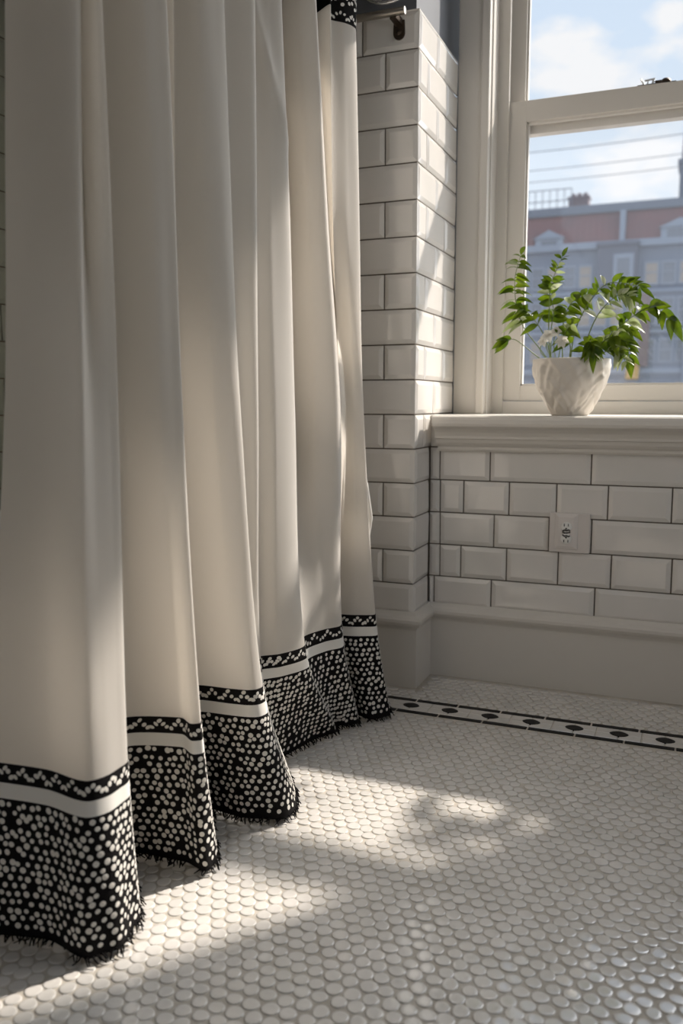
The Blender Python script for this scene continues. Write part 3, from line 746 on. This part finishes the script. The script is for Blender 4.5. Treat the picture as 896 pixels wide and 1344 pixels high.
frond([S(.055, .02), (-.225, 2.325, .91), (-.195, 2.33, .945), (-.168, 2.33, .94)], 6, .3, .036, .019, .5, ang=1.0)
frond([S(0, -.03), (-.305, 2.27, .90), (-.318, 2.26, .93), (-.300, 2.25, .955)], 4, .35, .036, .021, .5, ang=.9)
frond([S(-.05, -.02), (-.40, 2.285, .885), (-.445, 2.275, .920), (-.468, 2.27, .918)], 2, .75, .040, .018, .3, ang=.7, bias=(-.4, 0, 0))
frond([S(.06, -.04), (-.215, 2.25, .885), (-.185, 2.235, .882), (-.165, 2.225, .855)], 5, .35, .030, .012, .4, mi=1, ang=.9)
for (fx, fy, fz, sc) in ((-.358, 2.262, .930, 1.0), (-.338, 2.255, .938, .8), (-.322, 2.250, .914, 1.0), (-.372, 2.268, .916, .8)):
    st = MB(); st.tube(smooth_path([S(-.03, -.02), (fx - .008, fy + .01, fz - .03), (fx, fy, fz)], 8), .0012, 5); so = st.build('flower_stalk', M['stem'], pp)
    m = MB()
    for j in range(6):
        a = 6.283 * j / 6 + prng.uniform(-.3, .3)
        leaf(m, Vector((fx, fy, fz)), Vector((math.cos(a), -.5, math.sin(a) * .9)), Vector((0, -1, .3)), .021 * sc, .015 * sc, .2, 0, 4)
    fo = m.build('flower', M['petal'], None, False); fo.parent = so; fo['label'] = 'small white flower'

def copy_thing(root, loc, rz, sc):
    r = root.copy(); SC.collection.objects.link(r); r.location = loc; r.rotation_euler = (0, 0, rz); r.scale = sc
    for ch in list(root.children):
        c = ch.copy(); SC.collection.objects.link(c); c.parent = r
        for g in ch.children:
            d = g.copy(); SC.collection.objects.link(d); d.parent = c
    return r
p2 = copy_thing(pp, (0.47, 2.325, 0.7245), R(170), (1.15, 1.0, 1.25))  # unseen second plant, added to shade part of the sun patch on the floor
p2['label'] = 'taller leafy plant in a white bowl, added out of view on the sill to break up the sunlight'
# ------------------------------------------------------------------ outside
gr = MB(); gr.box(-90, 90, 6, 140, -14.3, -14, 0); struct(gr.build('ground', M['street']))
FY = 90.0
bl = thing('apartment_building', (-9, FY, -14), 'pale stone apartment house with red roof band seen through the window', 'building')
BXL, BXR = -26.0, 12.0
mb = MB(); mb.box(BXL, BXR, FY, FY + 9, -14, 16.0); mb.build('facade', M['stone'], bl)
mb = MB(); mb.box(BXL, BXR, FY - .5, FY + .2, 15.6, 16.3, .1); mb.box(BXL, BXR, FY - .25, FY + .2, 11.2, 11.6, .05); mb.box(BXL, BXR, FY - .25, FY + .2, 7.4, 7.7, .05); mb.box(BXL, BXR, FY - .35, FY + .2, 3.5, 4.0, .05)
mb.build('cornice', M['stonelight'], bl)
mb = MB(); mb.prism([(FY - .1, 16.2), (FY + 8, 16.2), (FY + 8, 19.3), (FY + .9, 19.3)], 'x', BXL, BXR)
for i in range(64):
    x = BXL + .3 + i * .6; mb.prism([(FY - .2, 16.25), (FY + .0, 16.25), (FY + .95, 19.25), (FY + .8, 19.25)], 'x', x, x + .12)
mb.build('roof', M['roofred'], bl)
mb = MB(); mb.box(BXL, BXR, FY + .5, FY + 8.4, 19.2, 20.05, .1); mb.build('parapet', M['slate'], bl)
mb = MB(); mb.box(-13.1, -11.1, FY + 2.5, FY + 4, 20, 21.3, .05); mb.box(-13.2, -11.0, FY + 2.4, FY + 4.1, 21.2, 21.4, .05)
for x in (-12.7, -12.1, -11.5): mb.lathe([(.22, 0), (.25, .35), (.18, .4), (0, .4)], (x, FY + 3.2, 21.4), 10)
mb.build('chimney', M['brickdark'], bl)
mb = MB()
mb.box(-2.6, 1.5, FY + 1.2, FY + 5, 19.6, 23.4, .1); mb.box(-2.8, 1.7, FY + 1.0, FY + 5.2, 23.2, 23.7, .1); mb.tube([(-2.3, FY + 1.3, 23.6), (-2.3, FY + 1.3, 26.0)], [.2, .1], 8)
mb.build('rooftop_tower', M['slate'], bl)
mb = MB()
for i in range(14): mb.tube([(-22 + i * .72, FY + 1.5, 20), (-22 + i * .72, FY + 1.5, 22)], .045, 6)
for z_ in (20.9, 22): mb.tube([(-22, FY + 1.5, z_), (-12.7, FY + 1.5, z_)], .05, 6)
mb.build('railing', M['slate'], bl)
mb = MB(); mb.box(-7.75, -7.25, FY - .5, FY + .6, 15.8, 19.1, .05); mb.build('downpipe', M['stonelight'], bl)
for (xa, xb, zt) in ((-15.8, -13.1, 17.4), (-4.0, -0.6, 17.7), (-23.5, -20.5, 17.4)):          # dormers
    mb = MB(); mb.box(xa, xb, FY - .45, FY + 1.2, 16.1, zt - .5, .04); mb.prism([(xa - .2, zt - .5), (xb + .2, zt - .5), ((xa + xb) / 2, zt + .3)], 'y', FY - .6, FY + 1.2)
    dm = mb.build('dormer', M['stonelight'], bl)
    g = MB(); g.box(xa + .6, xb - .6, FY - .5, FY - .4, 16.25, zt - .7); g.build('pane', M['pane']).parent = dm
mb = MB(); mb.box(-9.6, -6.0, FY - 1.0, FY + .5, 12.0, 16.0, .05); mb.box(-9.8, -5.8, FY - 1.2, FY + .5, 15.7, 16.1, .05); bay = mb.build('bay', M['stonedark'], bl); bay['label'] = 'dark projecting bay under the roof'
for o_ in (bay,):
    m = MB(); m.box(-8.15, -6.3, FY - 1.12, FY - .95, 12.2, 14.9, .03); w = m.build('bay_frame', M['stonelight']); w.parent = o_
    m = MB(); m.box(-7.8, -6.65, FY - 1.16, FY - 1.0, 12.6, 14.5, .03); m.build('pane', M['pane']).parent = o_
wr = random.Random(8); nwin = 0
for (zb, hh) in ((12.1, 1.9), (8.3, 2.3), (4.7, 2.0), (0.6, 2.1), (-3.4, 2.2)):
    for k in range(13):
        x = -17.6 + k * 1.55
        if zb > 12 and -10.6 < x < -5.4: continue
        m = MB(); fw = .17
        x0, x1 = x, x + 1.05
        for (a, b, c, d) in ((x0 - fw, x0, zb - fw, zb + hh + fw), (x1, x1 + fw, zb - fw, zb + hh + fw), (x0, x1, zb - fw, zb), (x0, x1, zb + hh, zb + hh + fw), (x0, x1, zb + hh * .52, zb + hh * .52 + .1)):
            m.box(a, b, FY - .14, FY + .05, c, d)
        wf = m.build('window_frame', M['stonelight'], bl); nwin += 1
        g = MB(); g.box(x0, x1, FY - .07, FY + .04, zb, zb + hh); g.build('pane', M['panewarm'] if wr.random() < .3 else M['pane']).parent = wf
for (x, z0, z1) in ((-5.1, 4.2, 11.2), (-1.1, -4, 8), (-11.5, -4, 4)):
    mb = MB(); mb.box(x - .45, x + .45, FY - .6, FY + .1, z0, z1, .05); mb.build('pilaster', M['brownshop'] if z0 > 4 else M['stonelight'], bl)
mb = MB(); mb.box(-12, 8, FY - .9, FY + .1, -14, -.2, .05); mb.build('shopfront', M['brownshop'], bl)
aw = MB(); aw.prism([(FY - 1.6, 3.0), (FY - .2, 4.6), (FY - .2, 4.4), (FY - 1.5, 2.9)], 'x', -6.6, -5.4); aw.build('window_awning', M['orange'], bl)['label'] = 'small orange awning'

for i, (za, zb) in enumerate(((12.5, 12.7), (11.7, 11.85), (11.2, 11.3))):
    m = MB(); P0, P1 = Vector((-16, 42, za)), Vector((5, 42, zb))
    m.tube([P0.lerp(P1, t / 24) - Vector((0, 0, 1.3 * t / 24 * (1 - t / 24))) for t in range(25)], 0.018, 6)
    c = m.build('overhead_cable', M['cable'])
    tag(c, ['highest of the three thin cables crossing the sky outside', 'middle one of the three thin cables crossing the sky outside', 'lowest of the three thin cables crossing the sky outside'][i], 'cable', 'overhead cables outside')
